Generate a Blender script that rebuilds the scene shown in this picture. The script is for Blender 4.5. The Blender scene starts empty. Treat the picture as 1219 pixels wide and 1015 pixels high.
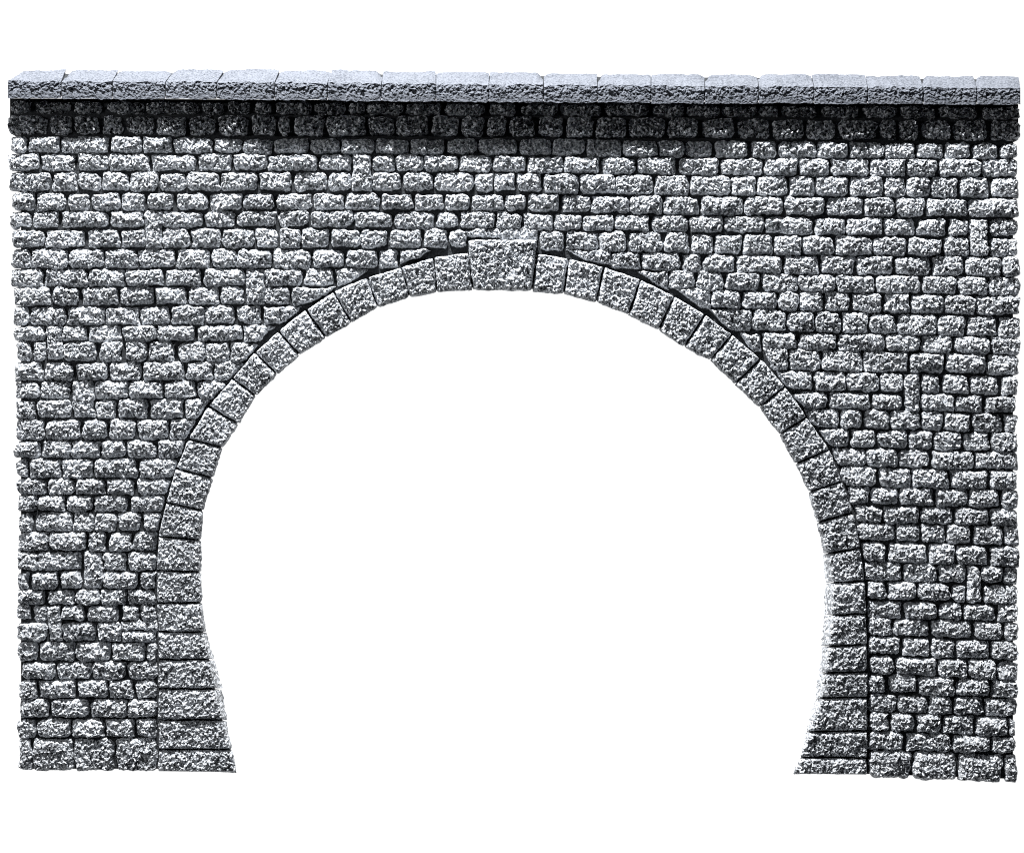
import bpy, math, random
import numpy as np

# One unit on the drawing below = 1 mm.  x to the right, y downwards on the drawing.
U = 0.001
CX, CY = 609.5, 507.5
T = 50.0            # height of the wall's stone faces above the background sheet
BED = 41.0          # height of the mortar between the stones
DCAM = 2600.0       # camera height above the background sheet
rng = np.random.default_rng(7)
random.seed(7)

scene = bpy.context.scene
COL = scene.collection

# ------------------------------------------------------------------ noise
def _hash(ix, iy, k):
    h = (ix.astype(np.int64) * 374761393 + iy.astype(np.int64) * 668265263 + k * 2246822519) & 0xFFFFFFFF
    h = ((h ^ (h >> 13)) * 1274126177) & 0xFFFFFFFF
    h = ((h ^ (h >> 16)) * 2654435761) & 0xFFFFFFFF
    return ((h ^ (h >> 15)) & 0xFFFFFF).astype(np.float64) / float(0xFFFFFF)

def vnoise(x, y, s, k):
    """smooth value noise in -1..1, wavelength about s"""
    x = x / s; y = y / s
    ix = np.floor(x); iy = np.floor(y)
    fx = x - ix; fy = y - iy
    fx = fx * fx * fx * (fx * (fx * 6 - 15) + 10); fy = fy * fy * fy * (fy * (fy * 6 - 15) + 10)
    a = _hash(ix, iy, k); b = _hash(ix + 1, iy, k); c = _hash(ix, iy + 1, k); d = _hash(ix + 1, iy + 1, k)
    return 2 * ((a * (1 - fx) + b * fx) * (1 - fy) + (c * (1 - fx) + d * fx) * fy) - 1

def facet(x, y, s, k, slope, step):
    """broken-stone facets: every cell a small tilted plane"""
    gx = np.floor(x / s); gy = np.floor(y / s)
    best = np.full(x.shape, 1e18); res = np.zeros(x.shape)
    for dx in (-1, 0, 1):
        for dy in (-1, 0, 1):
            cx = gx + dx; cy = gy + dy
            px = (cx + _hash(cx, cy, k)) * s; py = (cy + _hash(cx, cy, k + 1)) * s
            ex = x - px; ey = y - py
            d = ex * ex + ey * ey
            h = step * (2 * _hash(cx, cy, k + 2) - 1) + slope * ((2 * _hash(cx, cy, k + 3) - 1) * ex + (2 * _hash(cx, cy, k + 4) - 1) * ey)
            m = d < best
            res = np.where(m, h, res); best = np.where(m, d, best)
    return res

def rock(x, y, amp=1.0):
    wx = x + 1.6 * vnoise(x, y, 6, 91); wy = y + 1.6 * vnoise(x, y, 6, 92)
    h = facet(wx, wy, 9.0, 11, 0.16, 0.6)
    h += facet(wx, wy, 3.3, 31, 0.85, 1.25)
    h += 1.15 * vnoise(x, y, 2.6, 51) + 1.15 * vnoise(x, y, 1.8, 52)
    return h * amp

# ------------------------------------------------------------------ meshes
class Mesh:
    def __init__(self):
        self.v = []; self.f = []; self.m = []; self.n = 0
    def add(self, verts, quads, mat=0):
        self.v.append(verts); self.f.append(quads + self.n); self.m.append(np.full(len(quads), mat, np.int32)); self.n += len(verts)
    def link(self, name, mats, parent=None):
        v = np.concatenate(self.v); f = np.concatenate(self.f); m = np.concatenate(self.m)
        me = bpy.data.meshes.new(name)
        me.vertices.add(len(v)); me.vertices.foreach_set('co', v.astype(np.float32).ravel())
        me.loops.add(len(f) * 4); me.loops.foreach_set('vertex_index', f.astype(np.int32).ravel())
        me.polygons.add(len(f)); me.polygons.foreach_set('loop_start', np.arange(len(f), dtype=np.int32) * 4)
        me.polygons.foreach_set('loop_total', np.full(len(f), 4, np.int32))
        for mt in mats: me.materials.append(mt)
        me.polygons.foreach_set('material_index', m)
        me.update(calc_edges=True); me.validate(); me.shade_flat()
        o = bpy.data.objects.new(name, me); COL.objects.link(o)
        if parent: o.parent = parent
        return o

def world(x, y, z):
    """drawing position, as seen on the plane of the wall face, carried to height z"""
    k = (DCAM - z) / (DCAM - T)
    return np.stack([(x - CX) * k * U, -(y - CY) * k * U, z * U], axis=-1)

def flat(x, y, z):
    return np.stack([(x - CX) * U, -(y - CY) * U, z * U + 0 * x], axis=-1)

def bil(q, u, v):
    q = np.asarray(q, float)
    w = [(1 - u) * (1 - v), u * (1 - v), u * v, (1 - u) * v]
    return sum(w[i] * q[i, 0] for i in range(4)), sum(w[i] * q[i, 1] for i in range(4))

def grid_faces(nv, nu):
    i = np.arange(nv - 1)[:, None] * nu + np.arange(nu - 1)[None, :]
    i = i.ravel()
    return np.stack([i, i + nu, i + nu + 1, i + 1], axis=1)

def rim(nv, nu):
    top = np.arange(nu); right = np.arange(1, nv) * nu + nu - 1
    bot = (nv - 1) * nu + np.arange(nu - 2, -1, -1); left = np.arange(nv - 2, 0, -1) * nu
    return np.concatenate([top, right, bot, left])

def stone(mesh, q, zlow, relief, edge=3.2, corner=3.0, rough=1.0, wob=1.0, zfoot=None, base=None, rings=1, step=0.62, tilt=0.05, mat=0, proj=flat):
    """one rough-hewn stone on the quad q (top-left, top-right, bottom-right, bottom-left)"""
    q = np.asarray(q, float)
    w = (np.hypot(*(q[1] - q[0])) + np.hypot(*(q[2] - q[3]))) / 2
    h = (np.hypot(*(q[3] - q[0])) + np.hypot(*(q[2] - q[1]))) / 2
    nu = max(5, int(w / step) + 2); nv = max(5, int(h / step) + 2)
    u, v = np.meshgrid(np.linspace(0, 1, nu), np.linspace(0, 1, nv))
    x, y = bil(q, u, v)
    # rounded, uneven corners
    k4 = rng.uniform(0.4, 1.6, 4)
    cu = np.abs(2 * u - 1) ** max(2.0, w / 5); cv = np.abs(2 * v - 1) ** max(2.0, h / 5)
    kk = np.where(u < .5, np.where(v < .5, k4[0], k4[3]), np.where(v < .5, k4[1], k4[2]))
    rr = corner * cu * cv * kk
    ux = (q[1] + q[2] - q[0] - q[3]); ux = ux / np.hypot(*ux)
    vx = (q[2] + q[3] - q[0] - q[1]); vx = vx / np.hypot(*vx)
    su = -np.sign(u - .5) * rr; sv = -np.sign(v - .5) * rr
    x = x + ux[0] * su + vx[0] * sv; y = y + ux[1] * su + vx[1] * sv
    sx, sy = rng.uniform(0, 500, 2)
    dx = wob * (1.5 * vnoise(x + sx, y + sy, 13, 1) + 0.9 * vnoise(x + sx, y + sy, 5.5, 2) + 0.5 * vnoise(x + sx, y, 2.6, 5))
    dy = wob * (1.3 * vnoise(x + sx, y + sy, 13, 3) + 0.8 * vnoise(x + sx, y + sy, 5.5, 4) + 0.5 * vnoise(x, y + sy, 2.6, 6))
    du = np.minimum(u, 1 - u) * w; dv = np.minimum(v, 1 - v) * h
    p = (1 - np.exp(-du / edge)) * (1 - np.exp(-dv / edge))
    p = p / p.max()
    z = zlow + relief * p + rough * rock(x + sx, y + sy) * (0.35 + 0.65 * np.minimum(1, 1.3 * p))
    z += rough * 1.3 * vnoise(x + sx, y + sy, 16, 8) * p
    z += (rng.uniform(-tilt, tilt) * (u - .5) * w + rng.uniform(-tilt, tilt) * (v - .5) * h) * p
    x2 = x + dx; y2 = y + dy
    verts = [proj(x2.ravel(), y2.ravel(), z.ravel())]
    faces = [grid_faces(nv, nu)]
    r = rim(nv, nu); zf = BED - 3 if zfoot is None else zfoot
    bx, by = x2.ravel()[r], y2.ravel()[r]; bz = z.ravel()[r]
    if base is not None:
        tx, ty = bil(base, u.ravel()[r], v.ravel()[r])
    else:
        tx, ty = bx, by
    prev = r; n0 = nu * nv; L = len(r)
    for i in range(1, rings + 1):
        t = i / rings
        jx = jy = 0
        if rings > 1:
            jx = 1.9 * rough * vnoise(bx + sx, by + i * 7.3, 5, 61); jy = 1.0 * rough * vnoise(bx + i * 5.1, by + sy, 5, 62)
        verts.append(proj(bx + (tx - bx) * t + jx, by + (ty - by) * t + jy, bz + (zf - bz) * t))
        cur = n0 + np.arange(L); n0 += L
        faces.append(np.stack([prev, np.roll(prev, -1), np.roll(cur, -1), cur], axis=1))
        prev = cur
    mesh.add(np.concatenate(verts), np.concatenate(faces), mat)

def slab(mesh, top_pts, bot_pts, z1, mat=0, z0=1.0, split=6.0):
    """solid band between two polylines of equal length, rough on top"""
    a = np.asarray(top_pts, float); b = np.asarray(bot_pts, float)
    n = len(a); m = 2
    t = np.linspace(0, 1, m)[:, None]
    x = a[None, :, 0] * (1 - t) + b[None, :, 0] * t; y = a[None, :, 1] * (1 - t) + b[None, :, 1] * t
    z = np.full(x.shape, z1)
    r = rim(m, n); L = len(r)
    v = np.concatenate([flat(x.ravel(), y.ravel(), z.ravel()), flat(x.ravel()[r], y.ravel()[r], np.full(L, z0))])
    cur = m * n + np.arange(L)
    mesh.add(v, np.concatenate([grid_faces(m, n), np.stack([r, np.roll(r, -1), np.roll(cur, -1), cur], axis=1)]), mat)

# ------------------------------------------------------------------ materials
def stone_material(name, dark, light, grain=420.0, rough=0.9, bump=0.35, lo=0.34, hi=0.62):
    m = bpy.data.materials.new(name); m.use_nodes = True
    nt = m.node_tree; N = nt.nodes; Lk = nt.links
    b = N['Principled BSDF']; b.inputs['Roughness'].default_value = rough
    b.inputs['Specular IOR Level'].default_value = 0.12
    tc = N.new('ShaderNodeTexCoord')
    n1 = N.new('ShaderNodeTexNoise'); n1.inputs['Scale'].default_value = grain; n1.inputs['Detail'].default_value = 3; n1.inputs['Roughness'].default_value = 0.7
    n2 = N.new('ShaderNodeTexNoise'); n2.inputs['Scale'].default_value = 22; n2.inputs['Detail'].default_value = 3
    for n in (n1, n2): Lk.new(tc.outputs['Object'], n.inputs['Vector'])
    mx = N.new('ShaderNodeMath'); mx.operation = 'MULTIPLY_ADD'; mx.inputs[1].default_value = 0.15; mx.inputs[2].default_value = 0
    Lk.new(n2.outputs['Fac'], mx.inputs[0])
    ad = N.new('ShaderNodeMath'); ad.operation = 'MULTIPLY_ADD'; ad.inputs[1].default_value = 0.85
    Lk.new(n1.outputs['Fac'], ad.inputs[0]); Lk.new(mx.outputs[0], ad.inputs[2])
    cr = N.new('ShaderNodeValToRGB')
    cr.color_ramp.elements[0].position = lo; cr.color_ramp.elements[0].color = (*dark, 1)
    cr.color_ramp.elements[1].position = hi; cr.color_ramp.elements[1].color = (*light, 1)
    Lk.new(ad.outputs[0], cr.inputs['Fac']); Lk.new(cr.outputs['Color'], b.inputs['Base Color'])
    if bump:
        bp = N.new('ShaderNodeBump'); bp.inputs['Strength'].default_value = bump; bp.inputs['Distance'].default_value = 0.0012
        n3 = N.new('ShaderNodeTexNoise'); n3.inputs['Scale'].default_value = 600; n3.inputs['Detail'].default_value = 2
        Lk.new(tc.outputs['Object'], n3.inputs['Vector']); Lk.new(n3.outputs['Fac'], bp.inputs['Height'])
        Lk.new(bp.outputs['Normal'], b.inputs['Normal'])
    return m

M_STONE = stone_material('grey_stone', (0.115, 0.122, 0.132), (0.76, 0.785, 0.82), grain=390.0, lo=0.415, hi=0.555)
M_ARCH = stone_material('arch_stone', (0.115, 0.122, 0.132), (0.70, 0.725, 0.76), grain=390.0, lo=0.415, hi=0.555)
M_CORNICE = stone_material('shaded_cornice_stone', (0.03, 0.033, 0.036), (0.80, 0.82, 0.85), grain=300.0, lo=0.45, hi=0.54)  # darker copy of the stone: coping shade and lit specks painted into the colour
M_COPING = stone_material('coping_stone', (0.055, 0.062, 0.076), (0.165, 0.177, 0.204), bump=0.3, lo=0.38, hi=0.54)
M_MORTAR = stone_material('dark_mortar', (0.014, 0.016, 0.018), (0.05, 0.053, 0.058), bump=0.8)

# ------------------------------------------------------------------ drawing of the portal
# arch joints: (outer point, inner point on the face, inner point at the foot of the intrados)
LJ = [((558,300),(563,345)), ((516,306),(520,348)), ((477,318),(488,354)), ((437,330),(450,366)), ((397,347),(418,384)),
      ((364,368),(388,402)), ((331,394),(357,423)), ((303,419),(330,446)), ((276,450),(305,471)), ((247,483),(284,505)),
      ((224,522),(265,533)), ((209,557),(253,569)), ((197,598),(242,608)), ((188,638),(239,643)), ((186,679),(239,681)),
      ((186,718),(240,717)), ((188,752),(243,752)), ((188,785),(250,785)), ((188,820),(257,820)), ((188,857),(266,857)),
      ((188,892),(276,892)), ((188,919),(281,920))]
RJ = [((639,301),(634,347)), ((677,307),(671,350)), ((719,317),(710,360)), ((763,332),(748,375)), ((803,352),(784,393)),
      ((840,374),(814,413)), ((872,398),(845,429)), ((906,427),(875,457)), ((935,460),(904,485)), ((961,496),(928,517)),
      ((988,535),(947,552)), ((1003,573),(963,585)), ((1016,610),(973,622)), ((1025,652),(982,659)), ((1030,691),(990,694)),
      ((1032,731),(992,732)), ((1033,767),(989,769)), ((1033,800),(984,801)), ((1033,830),(979,831)), ((1033,870),(966,871)),
      ((1033,902),(953,901)), ((1033,923),(944,922))]
# where the foot of the intrados shows (right: splayed jamb; left: a narrow dark strip); elsewhere it recedes out of sight
RSIL = {13: 980, 14: 982, 15: 981, 16: 978, 17: 975, 18: 970, 19: 960}
LSIL = {16: 245, 17: 255, 18: 265, 19: 270}
RFRONT = {13: 984, 14: 991, 15: 990, 16: 986, 17: 982, 18: 976, 19: 962}
def foot(a, b, sil):
    a = np.array(a, float); b = np.array(b, float)
    if sil is not None: return np.array((CX + (sil - CX) * (DCAM - 1) / (DCAM - T), CY + (b[1] - CY) * (DCAM - 1) / (DCAM - T)))
    d = b - a; d /= np.hypot(*d)
    k = (DCAM - 1) / (DCAM - T)
    return np.array((CX, CY)) + (b - d * 2.5 - (CX, CY)) * k
LJ = [(np.array(a, float), np.array(b, float), foot(a, b, LSIL.get(i))) for i, (a, b) in enumerate(LJ)]
RJ = [(np.array(a, float), np.array((RFRONT.get(i, b[0]), b[1]), float), foot(a, b, RSIL.get(i))) for i, (a, b) in enumerate(RJ)]
_ly = np.array([j[0][1] for j in LJ]); _lx = np.array([j[0][0] for j in LJ])
_ry = np.array([j[0][1] for j in RJ]); _rx = np.array([j[0][0] for j in RJ])
def extl(y): return float(np.interp(y, _ly, _lx))
def extr(y): return float(np.interp(y, _ry, _rx))

E = 'E'     # a joint that runs along the back of the arch ring
# course: top line, bottom line, joints (None = a gap taken by a taller stone)
COURSES = [
 ([(10,163),(130,161),(300,165),(600,165),(850,167),(960,168),(1215,171)], [(10,180),(130,181),(300,182),(600,183),(900,187),(1215,188)],
  [[9,31,71,129,168,204,253,287,325,368,404,446,487,530,570,616,657,697,741,783,816,850,893,927,973,1012,1054,1091,1124,1156,1190,1215]]),
 ([(10,183),(300,183),(600,185),(850,188),(1215,189)], [(10,203),(300,202),(600,204),(850,208),(1215,210)],
  [[8,46,90,128,178,234,275,317,378,419],[441,470,504,545,586,628,671,716,758,808,858,909,951,989,1036,1080,1118,1169,1215]]),
 ([(10,205),(400,205),(600,205),(700,208),(850,209),(1215,211)], [(10,226),(400,226),(600,226),(700,230),(850,232),(1215,234)],
  [[9,60,91,120,152,188,221,261,306,348,390,419],[441,478,516,564,588,614,646,690,733,778,821,871,901,940,972,1012,1053,1081,1109,1143,1180,1215]]),
 ([(10,229),(400,230),(600,231),(850,234),(1215,236)], [(10,250),(400,249),(600,250),(850,255),(1215,257)],
  [[11,41,77,107,143,174,207,248,288,328,372,410,452,492,529,560,600,628,667,703,750,790,833,886,934,984,1029,1067,1103,1154,1216]]),
 ([(10,252),(400,251),(600,253),(850,257),(1000,259),(1215,261)], [(10,270),(400,269),(600,272),(850,275),(1000,279),(1215,280)],
  [[9,37,70,128,171],[191,241,280,329,368,420,467,518,546,590,622,660,693,731,776,821,862,911,970,1009,1053,1092,1129,1155],[1178,1214]]),
 ([(10,273),(300,272),(550,273),(640,274),(900,279),(1000,281),(1215,284)], [(10,294),(300,294),(550,294),(640,297),(900,302),(1215,305)],
  [[12,52,101,142,171],[191,226,263,302,331,358,392,429,462,503,534,556],[641,673,712,748,790,822,850,884,922,956,994,1040,1081,1123,1155],[1178,1214]]),
 ([(10,296),(450,297),(728,299),(900,304),(1215,306)], [(10,319),(450,318),(728,319),(900,325),(1215,328)],
  [[11,35,80,122,163,208,250,280,324,370,411,450,475],[728,764,812,837,878,933,976,1019,1065,1110,1149,1194,1216]]),
 ([(10,321),(400,320),(796,322),(950,327),(1215,330)], [(10,341),(400,339),(796,343),(950,347),(1215,351)],
  [[10,50,104,148,194,240,291],[313,361,398],[796,828,863,907,951,995,1043,1097,1140,1178,1216]]),
 ([(10,342),(346,341),(846,344),(950,347),(1215,353)], [(10,363),(346,361),(846,366),(950,369),(1215,375)],
  [[14,60,95,141,183,223,261,291],[313,346],[846,884,926,952,982,1014,1052,1085,1125,1163,1216]]),
 ([(10,365),(312,364),(895,369),(960,371),(1215,378)], [(10,387),(312,384),(895,392),(960,394),(1215,401)],
  [[12,34,78,124,166,203,242,279,312],[895,937,972,1002,1036,1069,1117,1152,1189,1217]]),
 ([(10,388),(290,387),(907,396),(1000,397),(1215,402)], [(10,406),(290,405),(907,414),(1000,417),(1215,421)],
  [[13,54],[72,103,144,186,232,290],[907,950,998,1055,1097,1137,1180,1217]]),
 ([(10,407),(300,407),(939,416),(1215,423)], [(10,429),(300,430),(939,440),(1215,446)],
  [[16,37,54],[72,115,146,175,209,244,273],[939,979,1028,1083,1127,1175,1215]]),
 ([(10,431),(280,431),(930,441),(1050,444),(1215,449)], [(10,453),(280,452),(930,463),(1050,466),(1215,470)],
  [[14,50,87,128,168,219,254,E],[E,969,1008,1048,1077],[1097,1122,1155,1192,1215]]),
 ([(10,454),(260,454),(950,466),(1215,472)], [(10,474),(260,474),(950,485),(1215,491)],
  [[15,45,84],[111,152,194,233,E],[E,988,1038,1077],[1097,1137,1173,1212]]),
 ([(10,476),(240,475),(962,486),(1215,493)], [(10,497),(240,499),(962,508),(1215,515)],
  [[16,42,84],[111,138,177,218,E],[E,1000,1029,1061,1097,1124,1158,1195,1213]]),
 ([(10,499),(230,500),(978,510),(1215,516)], [(10,523),(230,523),(978,531),(1215,538)],
  [[15,53,96,127,162,200,E],[E,1013,1044,1081,1112,1147,1181,1215]]),
 ([(10,524),(215,525),(990,533),(1215,539)], [(10,545),(215,545),(990,554),(1215,560)],
  [[15,47,83,119,149,185,E],[E,1032,1070,1110,1162,1215]]),
 ([(10,547),(209,547),(1000,556),(1215,561)], [(10,568),(209,569),(1000,578),(1215,583)],
  [[16,33,72,109,163,E],[E,1047,1087,1132,1178,1214]]),
 ([(10,571),(200,571),(1010,579),(1215,584)], [(10,588),(200,589),(1010,600),(1215,605)],
  [[17,55,89,124,161,E],[E,1036,1071,1113,1154,1192,1214]]),
 ([(10,590),(194,590),(1017,602),(1215,606)], [(10,609),(194,609),(1017,621),(1215,627)],
  [[18,44,77,110,152,E],[E,1053,1095,1136,1180,1214]]),
 ([(10,611),(190,611),(1022,622),(1215,628)], [(10,632),(190,632),(1022,643),(1215,650)],
  [[20,40,85,110,139,168,E],[E,1067,1096,1128,1159,1196,1216]]),
 ([(10,634),(190,634),(1027,645),(1215,651)], [(10,656),(190,656),(1027,668),(1215,675)],
  [[19,57,103,127,157,E],[E,1057,1106,1139,1178,1216]]),
 ([(10,658),(190,658),(1030,669),(1215,676)], [(10,679),(190,679),(1030,690),(1215,696)],
  [[18,44,97],[120,150,E],[E,1076,1118,1151],[1169,1196,1214]]),
 ([(10,681),(190,680),(1032,692),(1215,698)], [(10,701),(190,701),(1032,713),(1215,719)],
  [[18,34,69,97],[120,164,E],[E,1057,1093,1133,1151],[1169,1214]]),
 ([(10,703),(190,702),(1033,715),(1215,721)], [(10,720),(190,720),(1033,735),(1215,741)],
  [[17,54,88,118,150,E],[E,1076,1118,1147,1187,1214]]),
 ([(10,721),(190,721),(1033,736),(1215,742)], [(10,739),(190,739),(1033,755),(1215,763)],
  [[17,37,55],[72,102,142,165,E],[E,1063,1108,1159,1196,1214]]),
 ([(10,741),(140,741),(1033,757),(1215,765)], [(10,762),(140,763),(1033,778),(1215,787)],
  [[17,55],[72,113,143],[E,1074,1109,1139,1180,1214]]),
 ([(10,764),(140,765),(190,766),(1033,780),(1215,789)], [(10,787),(190,787),(1033,802),(1215,810)],
  [[18,44,88,131,172,E],[E,1066,1117,1154,1188,1214]]),
 ([(10,789),(190,788),(1033,803),(1215,811)], [(10,809),(190,809),(1033,824),(1215,832)],
  [[22,65,108,150,E],[E,1057,1093,1139,1181,1214]]),
 ([(10,811),(190,810),(1033,826),(1215,833)], [(10,831),(190,832),(1033,847),(1215,854)],
  [[20,44,91,128,159,E],[E,1070,1106,1135,1173,1214]]),
 ([(10,833),(190,833),(1033,848),(1215,855)], [(10,854),(190,855),(1033,870),(1215,877)],
  [[21,59,106,151,E],[E,1061,1091,1122,1162,1202,1212]]),
 ([(10,857),(190,856),(1033,871),(1215,879)], [(10,878),(190,878),(1033,892),(1215,898)],
  [[18,42,83,125,161,E],[E,1079,1134,1181,1211]]),
 ([(10,880),(190,880),(1033,893),(1215,900)], [(10,917),(190,918),(1033,925),(1215,932)],
  [[20,37,86,136,E],[E,1087,1141,1196,1212]]),
]
# stones that are not plain blocks of one course: tall ones, thin ones and wedges against the arch
ODD = [
 [(420,184),(441,184),(441,225),(420,225)], [(172,252),(191,252),(192,294),(173,294)], [(1156,261),(1177,261),(1178,304),(1157,304)],
 [(556,272),(594,272),(594,283),(556,283)], [(596,272),(639,272),(639,284),(596,284)],
 [(292,321),(313,321),(313,362),(292,362)], [(55,388),(71,388),(72,428),(56,428)], [(1079,446),(1096,446),(1096,490),(1079,490)],
 [(86,455),(110,455),(110,497),(87,497)], [(98,659),(120,659),(120,700),(99,700)], [(1153,675),(1168,675),(1168,717),(1153,717)],
 [(56,722),(71,722),(72,762),(57,762)], [(145,740),(185,740),(186,750),(144,750)], [(145,752),(184,752),(185,764),(145,764)],
 [(476,298),(514,297),(496,307),(476,313)], [(673,297),(727,299),(727,316),(700,309)],
 [(400,321),(438,321),(418,334),(401,341)], [(758,322),(795,323),(795,343),(783,339)],
 [(347,342),(400,342),(376,356),(348,364)], [(805,343),(845,344),(845,366),(833,365)],
 [(313,365),(359,365),(338,382),(314,387)], [(845,369),(894,370),(894,394),(868,391)],
 [(291,387),(327,388),(309,405),(291,409)], [(880,396),(906,397),(906,419),(897,416)],
 [(274,408),(307,410),(290,427),(274,433)], [(908,411),(938,412),(938,440),(920,438)],
]
GAP_X, GAP_Y = 2.0, -1.0

portal = bpy.data.objects.new('tunnel_portal', None); COL.objects.link(portal)
portal['label'] = 'grey rough stone tunnel portal with wide horseshoe arch, projecting keystone and sloped coping on white'
portal['category'] = 'tunnel portal'

def line(pts, x): return float(np.interp(x, [p[0] for p in pts], [p[1] for p in pts]))

# wall: every course of stones, and the dark mortar they are bedded in
wall = Mesh()
def wall_stone(q, grow=0.0):
    q = np.asarray(q, float)
    q = q + grow * np.sign(q - q.mean(0))
    q = q + rng.uniform(-0.8, 0.8, q.shape)
    w = q[1, 0] - q[0, 0]
    stone(wall, q, BED - 0.5, 9.0 + rng.uniform(-1.6, 1.8), edge=rng.uniform(1.4, 2.2), corner=0.4 if grow else rng.uniform(1.0, 2.6), rough=rng.uniform(.85, 1.15), tilt=0.09)
for top, bot, runs in COURSES:
    for run in runs:
        for a, b in zip(run[:-1], run[1:]):
            g = GAP_X / 2
            if a == E:
                ta, ba = line(top, b), line(bot, b)
                q = [(extr(ta) + 2.5, line(top, extr(ta))), (b - g, ta), (b - g, ba), (extr(ba) + 2.5, line(bot, extr(ba)))]
            elif b == E:
                ta, ba = line(top, a), line(bot, a)
                q = [(a + g, ta), (extl(ta) - 2.5, ta), (extl(ba) - 2.5, ba), (a + g, ba)]
            else:
                q = [(a + g, line(top, a)), (b - g, line(top, b)), (b - g, line(bot, b)), (a + g, line(bot, a))]
            q = [(x, y + (GAP_Y / 2 if i < 2 else -GAP_Y / 2)) for i, (x, y) in enumerate(q)]
            wall_stone(q)
for q in ODD: wall_stone(q, 1.0)
# mortar bed, in vertical strips over the arch and beside it
crown = [j[0] for j in LJ[::-1]] + [j[0] for j in RJ]
crown = [p + np.array((0, 0)) for p in crown]
L_out = [(23, p[1]) for p in [j[0] for j in LJ]]
slab(wall, [(23, 152), (extl(919) , 152)], [(23, 916), (extl(919), 916)], BED, 1)
slab(wall, [(1033, 152), (1208, 152)], [(1033, 922), (1208, 928)], BED, 1)
tops = [(p[0], 152) for p in crown if 188 < p[0] < 1033]
bots = [tuple(p) for p in crown if 188 < p[0] < 1033]
tops = [(188, 152)] + tops + [(1033, 152)]; bots = [(188, 640)] + bots + [(1033, 690)]
# keep x increasing
keep = [0]
for i in range(1, len(tops)):
    if tops[i][0] > tops[keep[-1]][0] + 0.5: keep.append(i)
slab(wall, [tops[i] for i in keep], [bots[i] for i in keep], BED - 0.2, 1)
wall.link('masonry_wall', [M_STONE, M_MORTAR], portal)

# arch ring: dark joint bed, voussoirs, keystone
ring = Mesh()
def ring_bed(J):
    o = [tuple(j[0]) for j in J]; i_ = []
    for j in J:
        d = j[1] - j[0]; L = np.hypot(*d)
        i_.append(tuple(j[0] + d * (L - 4.5) / L))
    slab(ring, o, i_, BED - 1.0, 0, BED - 12)
ring_bed(LJ); ring_bed(RJ)
slab(ring, [(557, 286), (640, 286)], [(562, 341), (635, 341)], BED - 1.3, 0)
ring_o = ring.link('arch_ring', [M_MORTAR], portal)
K2 = (DCAM - 2) / (DCAM - T)
def lerp(a, b, t): return a + (b - a) * t
def voussoir(j0, j1):
    a0, b0, c0 = j0; a1, b1, c1 = j1
    # walk: outer j0 -> outer j1 -> inner j1 -> inner j0, shrunk for the joints
    s = (a1 - a0); s /= np.hypot(*s); g = 1.05
    dn = b0 - a0; dn = dn / np.hypot(*dn)
    q = [a0 + s * g + dn * 0.5, a1 - s * g + dn * 0.5, b1 - s * g, b0 + s * g]
    base = [q[0], q[1], c1 - s * g, c0 + s * g]
    m = Mesh()
    stone(m, q, T - 3.0, 6.0, edge=1.3, corner=0.5, rough=0.95, wob=0.4, zfoot=1.0, base=base, rings=9, tilt=0.04)
    m.link('voussoir', [M_ARCH], ring_o)
for J in (LJ, RJ):
    for j0, j1 in zip(J[:-1], J[1:]): voussoir(j0, j1)
key = Mesh()
stone(key, [(557.5, 285.5), (638.5, 285.5), (632.5, 346), (564, 346)], T, 8.0, edge=1.6, corner=1.0, rough=1.1, wob=0.5, zfoot=1.0, base=[(557.5, 285.5), (638.5, 285.5), (632.5, 339), (564, 339)], rings=9, tilt=0.02)
key.link('keystone', [M_ARCH], ring_o)

# cornice: two projecting courses in the shade of the coping
def bulge(x):       # the moulding stands out a little more over the arch
    t = np.clip((x - 265) / 60, 0, 1); s = np.clip((900 - x) / 90, 0, 1)
    f = lambda a: a * a * (3 - 2 * a)
    return f(t) * f(s)
cor = Mesh()
K1T = [(0,119),(600,122),(1219,126)]; K1B = [(0,135),(600,138),(1219,142)]
K2T = [(0,136.5),(600,139),(1219,143.5)]; K2B = [(0,160),(600,163),(1219,168)]
K1J = [8,40,86,124,172,237,268,300,325,372,412,436,482,528,580,618,665,718,775,816,858,903,929,977,1026,1070,1115,1168,1217]
K2J = [6,56,86,118,148,184,222,258,297,330,347,387,436,470,512,548,578,604,639,672,708,748,793,834,876,919,959,997,1047,1069,1097,1134,1177,1218]
for top, bot, J in ((K1T, K1B, K1J), (K2T, K2B, K2J)):
    for a, b in zip(J[:-1], J[1:]):
        lift = 6 * float(bulge((a + b) / 2)) + rng.uniform(-1.5, 1.5)
        q = np.array([(a + 2, line(top, a)), (b - 2, line(top, b)), (b - 2, line(bot, b) - 1), (a + 2, line(bot, a) - 1)]) + rng.uniform(-.7, .7, (4, 2))
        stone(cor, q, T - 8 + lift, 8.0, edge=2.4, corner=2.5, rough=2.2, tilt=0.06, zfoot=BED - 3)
nb = 40
xs = np.linspace(10, 1214, nb)
t = [(x, line(K1T, x) - 3) for x in xs]; b_ = [(x, line(K2B, x) - 2.5) for x in xs]
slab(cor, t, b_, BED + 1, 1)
cor.link('cornice', [M_CORNICE, M_MORTAR], portal)

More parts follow.
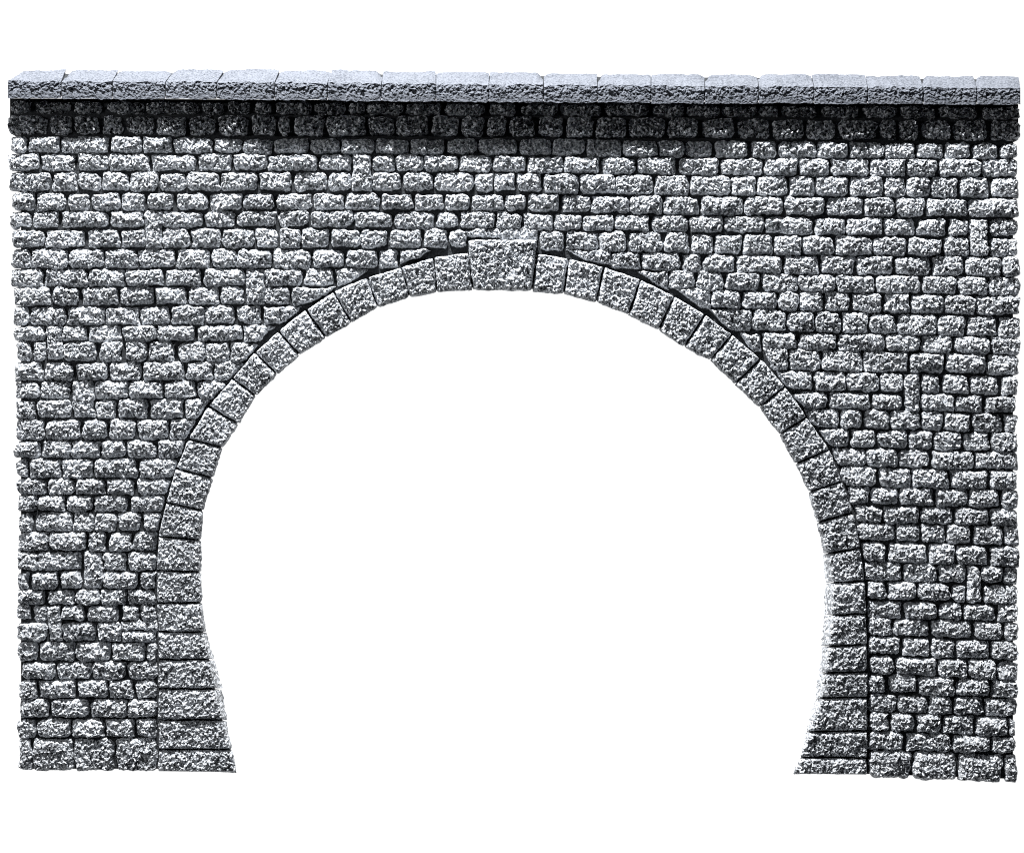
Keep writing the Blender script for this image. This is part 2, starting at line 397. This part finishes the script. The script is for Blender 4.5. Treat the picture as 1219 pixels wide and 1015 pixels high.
# coping: sloped capping stones
CT = [(0,84),(330,83.5),(600,86.5),(900,89),(1219,91)]; CC = [(0,97),(300,98),(600,101),(900,103),(1219,105)]; CB = [(0,117.5),(300,118.5),(600,121.5),(900,123),(1219,125)]
CJ = [(20,9),(79,73),(141,134),(205,197),(267,258),(333,327),(395,390),(456,454),(519,519),(583,582),(647,647),(711,711),(775,775),(839,839),(902,903),(966,969),(1030,1033),(1095,1099),(1159,1163),(1213,1215)]
core = Mesh()
nb = 60
xs = np.linspace(27, 1205, nb)
def core_rows():
    rows = []
    for f, z in ((lambda x: line(CT, x) + 4, 2.0), (lambda x: line(CT, x) + 4, T - 34), (lambda x: line(CC, x) + 2.5, T + 13), (lambda x: line(CB, x) - 3, T + 15), (lambda x: line(CB, x) - 3, BED)):
        rows.append(world(xs, np.array([f(x) for x in xs]), np.full(nb, float(z))))
    return rows
R = core_rows()
core.add(np.concatenate(R), grid_faces(len(R), nb), 0)
coping = core.link('coping', [M_MORTAR], portal)
for i, ((t0, c0), (t1, c1)) in enumerate(zip(CJ[:-1], CJ[1:])):
    g = 0.4
    w = c1 - c0; nu = int(w / 0.85)
    # profile parameter: back foot, top-back edge, crease, bottom arris, underside
    s = np.concatenate([np.linspace(0, 1, 14, endpoint=False), np.linspace(1, 2, 44, endpoint=False), np.linspace(2, 3, 30, endpoint=False), np.linspace(3, 4, 20)])
    u, S = np.meshgrid(np.linspace(0, 1, nu), s)
    lift = rng.uniform(-1.2, 1.2); dyt = rng.uniform(-1.0, 1.0)
    chips = rng.uniform(0, 1, 2) ** 2 * 6.5
    xc = c0 + g + (w - 2 * g) * u
    xt = t0 + g + (t1 - t0 - 2 * g) * u
    bz = 6.5 * bulge(xc)
    lt = np.vectorize(lambda x: line(CT, x))(xt[0]); lc = np.vectorize(lambda x: line(CC, x))(xc[0]); lb = np.vectorize(lambda x: line(CB, x))(xc[0])
    sx, sy = rng.uniform(0, 900, 2)
    du0 = u * w; du1 = (1 - u) * w
    yt = lt[None, :] + dyt + chips[0] * np.exp(-(du0 / 5) ** 2) + chips[1] * np.exp(-(du1 / 5) ** 2) + 0.9 * vnoise(xt + sx, xt * 0 + sy, 24, 71) + 0.5 * vnoise(xt + sx, xt * 0 + sy, 7, 72)
    yc = lc[None, :] + 1.0 * vnoise(xc + sx, xc * 0, 10, 81) + 0.8 * vnoise(xc + sx, xc * 0, 4, 82); yb = lb[None, :] + rng.uniform(-0.7, 0.7) + 0.6 * vnoise(xc + sx, xc * 0, 11, 73) + 0.6 * vnoise(xc + sx, xc * 0, 4, 74)
    zt = T - 36 + 0 * u; zc = T + 19.6 + bz + lift; zb = T + 18.5 + bz + lift
    knots = [(xt, yt, 0 * u + 1.0), (xt, yt, zt), (xc, yc, zc), (xc, yb, zb), (xc, yb + 0 * u, 0 * u + BED - 2)]
    x = np.zeros_like(u); y = np.zeros_like(u); z = np.zeros_like(u)
    for k in range(4):
        m = (S >= k) & (S <= k + 1)
        f = np.clip(S - k, 0, 1)
        for arr, comp in ((x, 0), (y, 1), (z, 2)):
            arr[m] = (knots[k][comp] * (1 - f) + knots[k + 1][comp] * f)[m]
    # rounded arris and broken edge along the crease
    ar = np.exp(-((S - 2.0) / 0.16) ** 2)
    sp = np.exp(-((S - 2.2) / 0.30) ** 2)
    along = S * 24
    spall = np.clip(0.9 + vnoise(xc + sx, along, 9, 75) + 0.6 * vnoise(xc, along + sy, 3.6, 76), 0, 3)
    rk = rock(xc + sx, along + sy)
    z -= 2.2 * ar + 1.3 * spall * sp
    z += rk * (0.8 * sp + 0.20 * ((S > 2.2) & (S < 3)))
    y += ((S > .9) & (S < 2)) * (0.30 * vnoise(xc + sx, along, 4.5, 77) + 0.22 * vnoise(xc + sx, along, 2.2, 78) + 0.25 * vnoise(xc + sx, along, 3.1, 79)) * np.clip((2 - S) * 4, 0, 1)
    e = np.minimum(du0, du1)
    z -= 1.2 * np.exp(-e / 0.9) * (S > 1)
    P = world(x.ravel(), y.ravel(), z.ravel())
    mesh = Mesh()
    n = len(s)
    faces = [grid_faces(n, nu)]
    # end faces
    L0 = np.arange(n) * nu; L1 = L0 + nu - 1
    c_idx = n * nu
    mid0 = P[L0].mean(0); mid1 = P[L1].mean(0)
    P = np.concatenate([P, [mid0, mid1]])
    # fan of thin quads towards the middle line (pairs of steps)
    k = np.arange(0, n - 2, 2)
    faces.append(np.stack([L0[k + 1], L0[k], np.full(len(k), c_idx), L0[k + 2]], axis=1)[:, [0, 1, 2, 3]])
    faces.append(np.stack([L1[k], L1[k + 1], L1[k + 2], np.full(len(k), c_idx + 1)], axis=1))
    mesh.add(P, np.concatenate(faces), 0)
    mesh.link('coping_stone', [M_COPING], coping)

# ------------------------------------------------------------------ glowing sheet added under the portal to keep the background white
bm = bpy.data.meshes.new('background')
S_ = 2.6
bm.from_pydata([(-S_, -S_, 0), (S_, -S_, 0), (S_, S_, 0), (-S_, S_, 0)], [], [(0, 1, 2, 3)])
mt = bpy.data.materials.new('glowing_white_sheet'); mt.use_nodes = True
b = mt.node_tree.nodes['Principled BSDF']
b.inputs['Base Color'].default_value = (0.35, 0.35, 0.35, 1); b.inputs['Roughness'].default_value = 0.6
b.inputs['Emission Color'].default_value = (1, 1, 1, 1); b.inputs['Emission Strength'].default_value = 1.0
bm.materials.append(mt)
bg = bpy.data.objects.new('background', bm); COL.objects.link(bg); bg['kind'] = 'structure'

# ------------------------------------------------------------------ lamp, room light, camera
w = bpy.data.worlds.new('World'); scene.world = w; w.use_nodes = True
w.node_tree.nodes['Background'].inputs['Color'].default_value = (0.85, 0.92, 1.0, 1)
w.node_tree.nodes['Background'].inputs['Strength'].default_value = 0.03
from mathutils import Vector
def lamp(name, loc, target, power, size, color=(1, 1, 1)):
    l = bpy.data.lights.new(name, 'AREA'); l.shape = 'DISK'; l.size = size; l.energy = power; l.color = color
    o = bpy.data.objects.new(name, l); COL.objects.link(o); o.location = loc
    o.rotation_euler = (Vector(target) - Vector(loc)).to_track_quat('-Z', 'Y').to_euler()
    return o
lamp('key_lamp', (-0.45, 2.3, 0.92), (0, 0, 0.05), 195, 0.08)
lamp('side_lamp', (-1.9, 0.45, 1.5), (0, 0, 0.05), 9, 0.08)

cam = bpy.data.cameras.new('camera'); co = bpy.data.objects.new('camera', cam); COL.objects.link(co)
co.location = (0, 0, DCAM * U); co.rotation_euler = (0, 0, 0)
cam.sensor_fit = 'HORIZONTAL'; cam.sensor_width = 36
cam.lens = 36 * (DCAM - T) / 1219.0
cam.clip_start = 0.05; cam.clip_end = 50
scene.camera = co
vs = scene.view_settings
vs.view_transform = 'Standard'; vs.look = 'None'; vs.exposure = 0; vs.gamma = 1; vs.use_curve_mapping = False

scene.render.engine = 'CYCLES'
scene.cycles.filter_width = 1.0
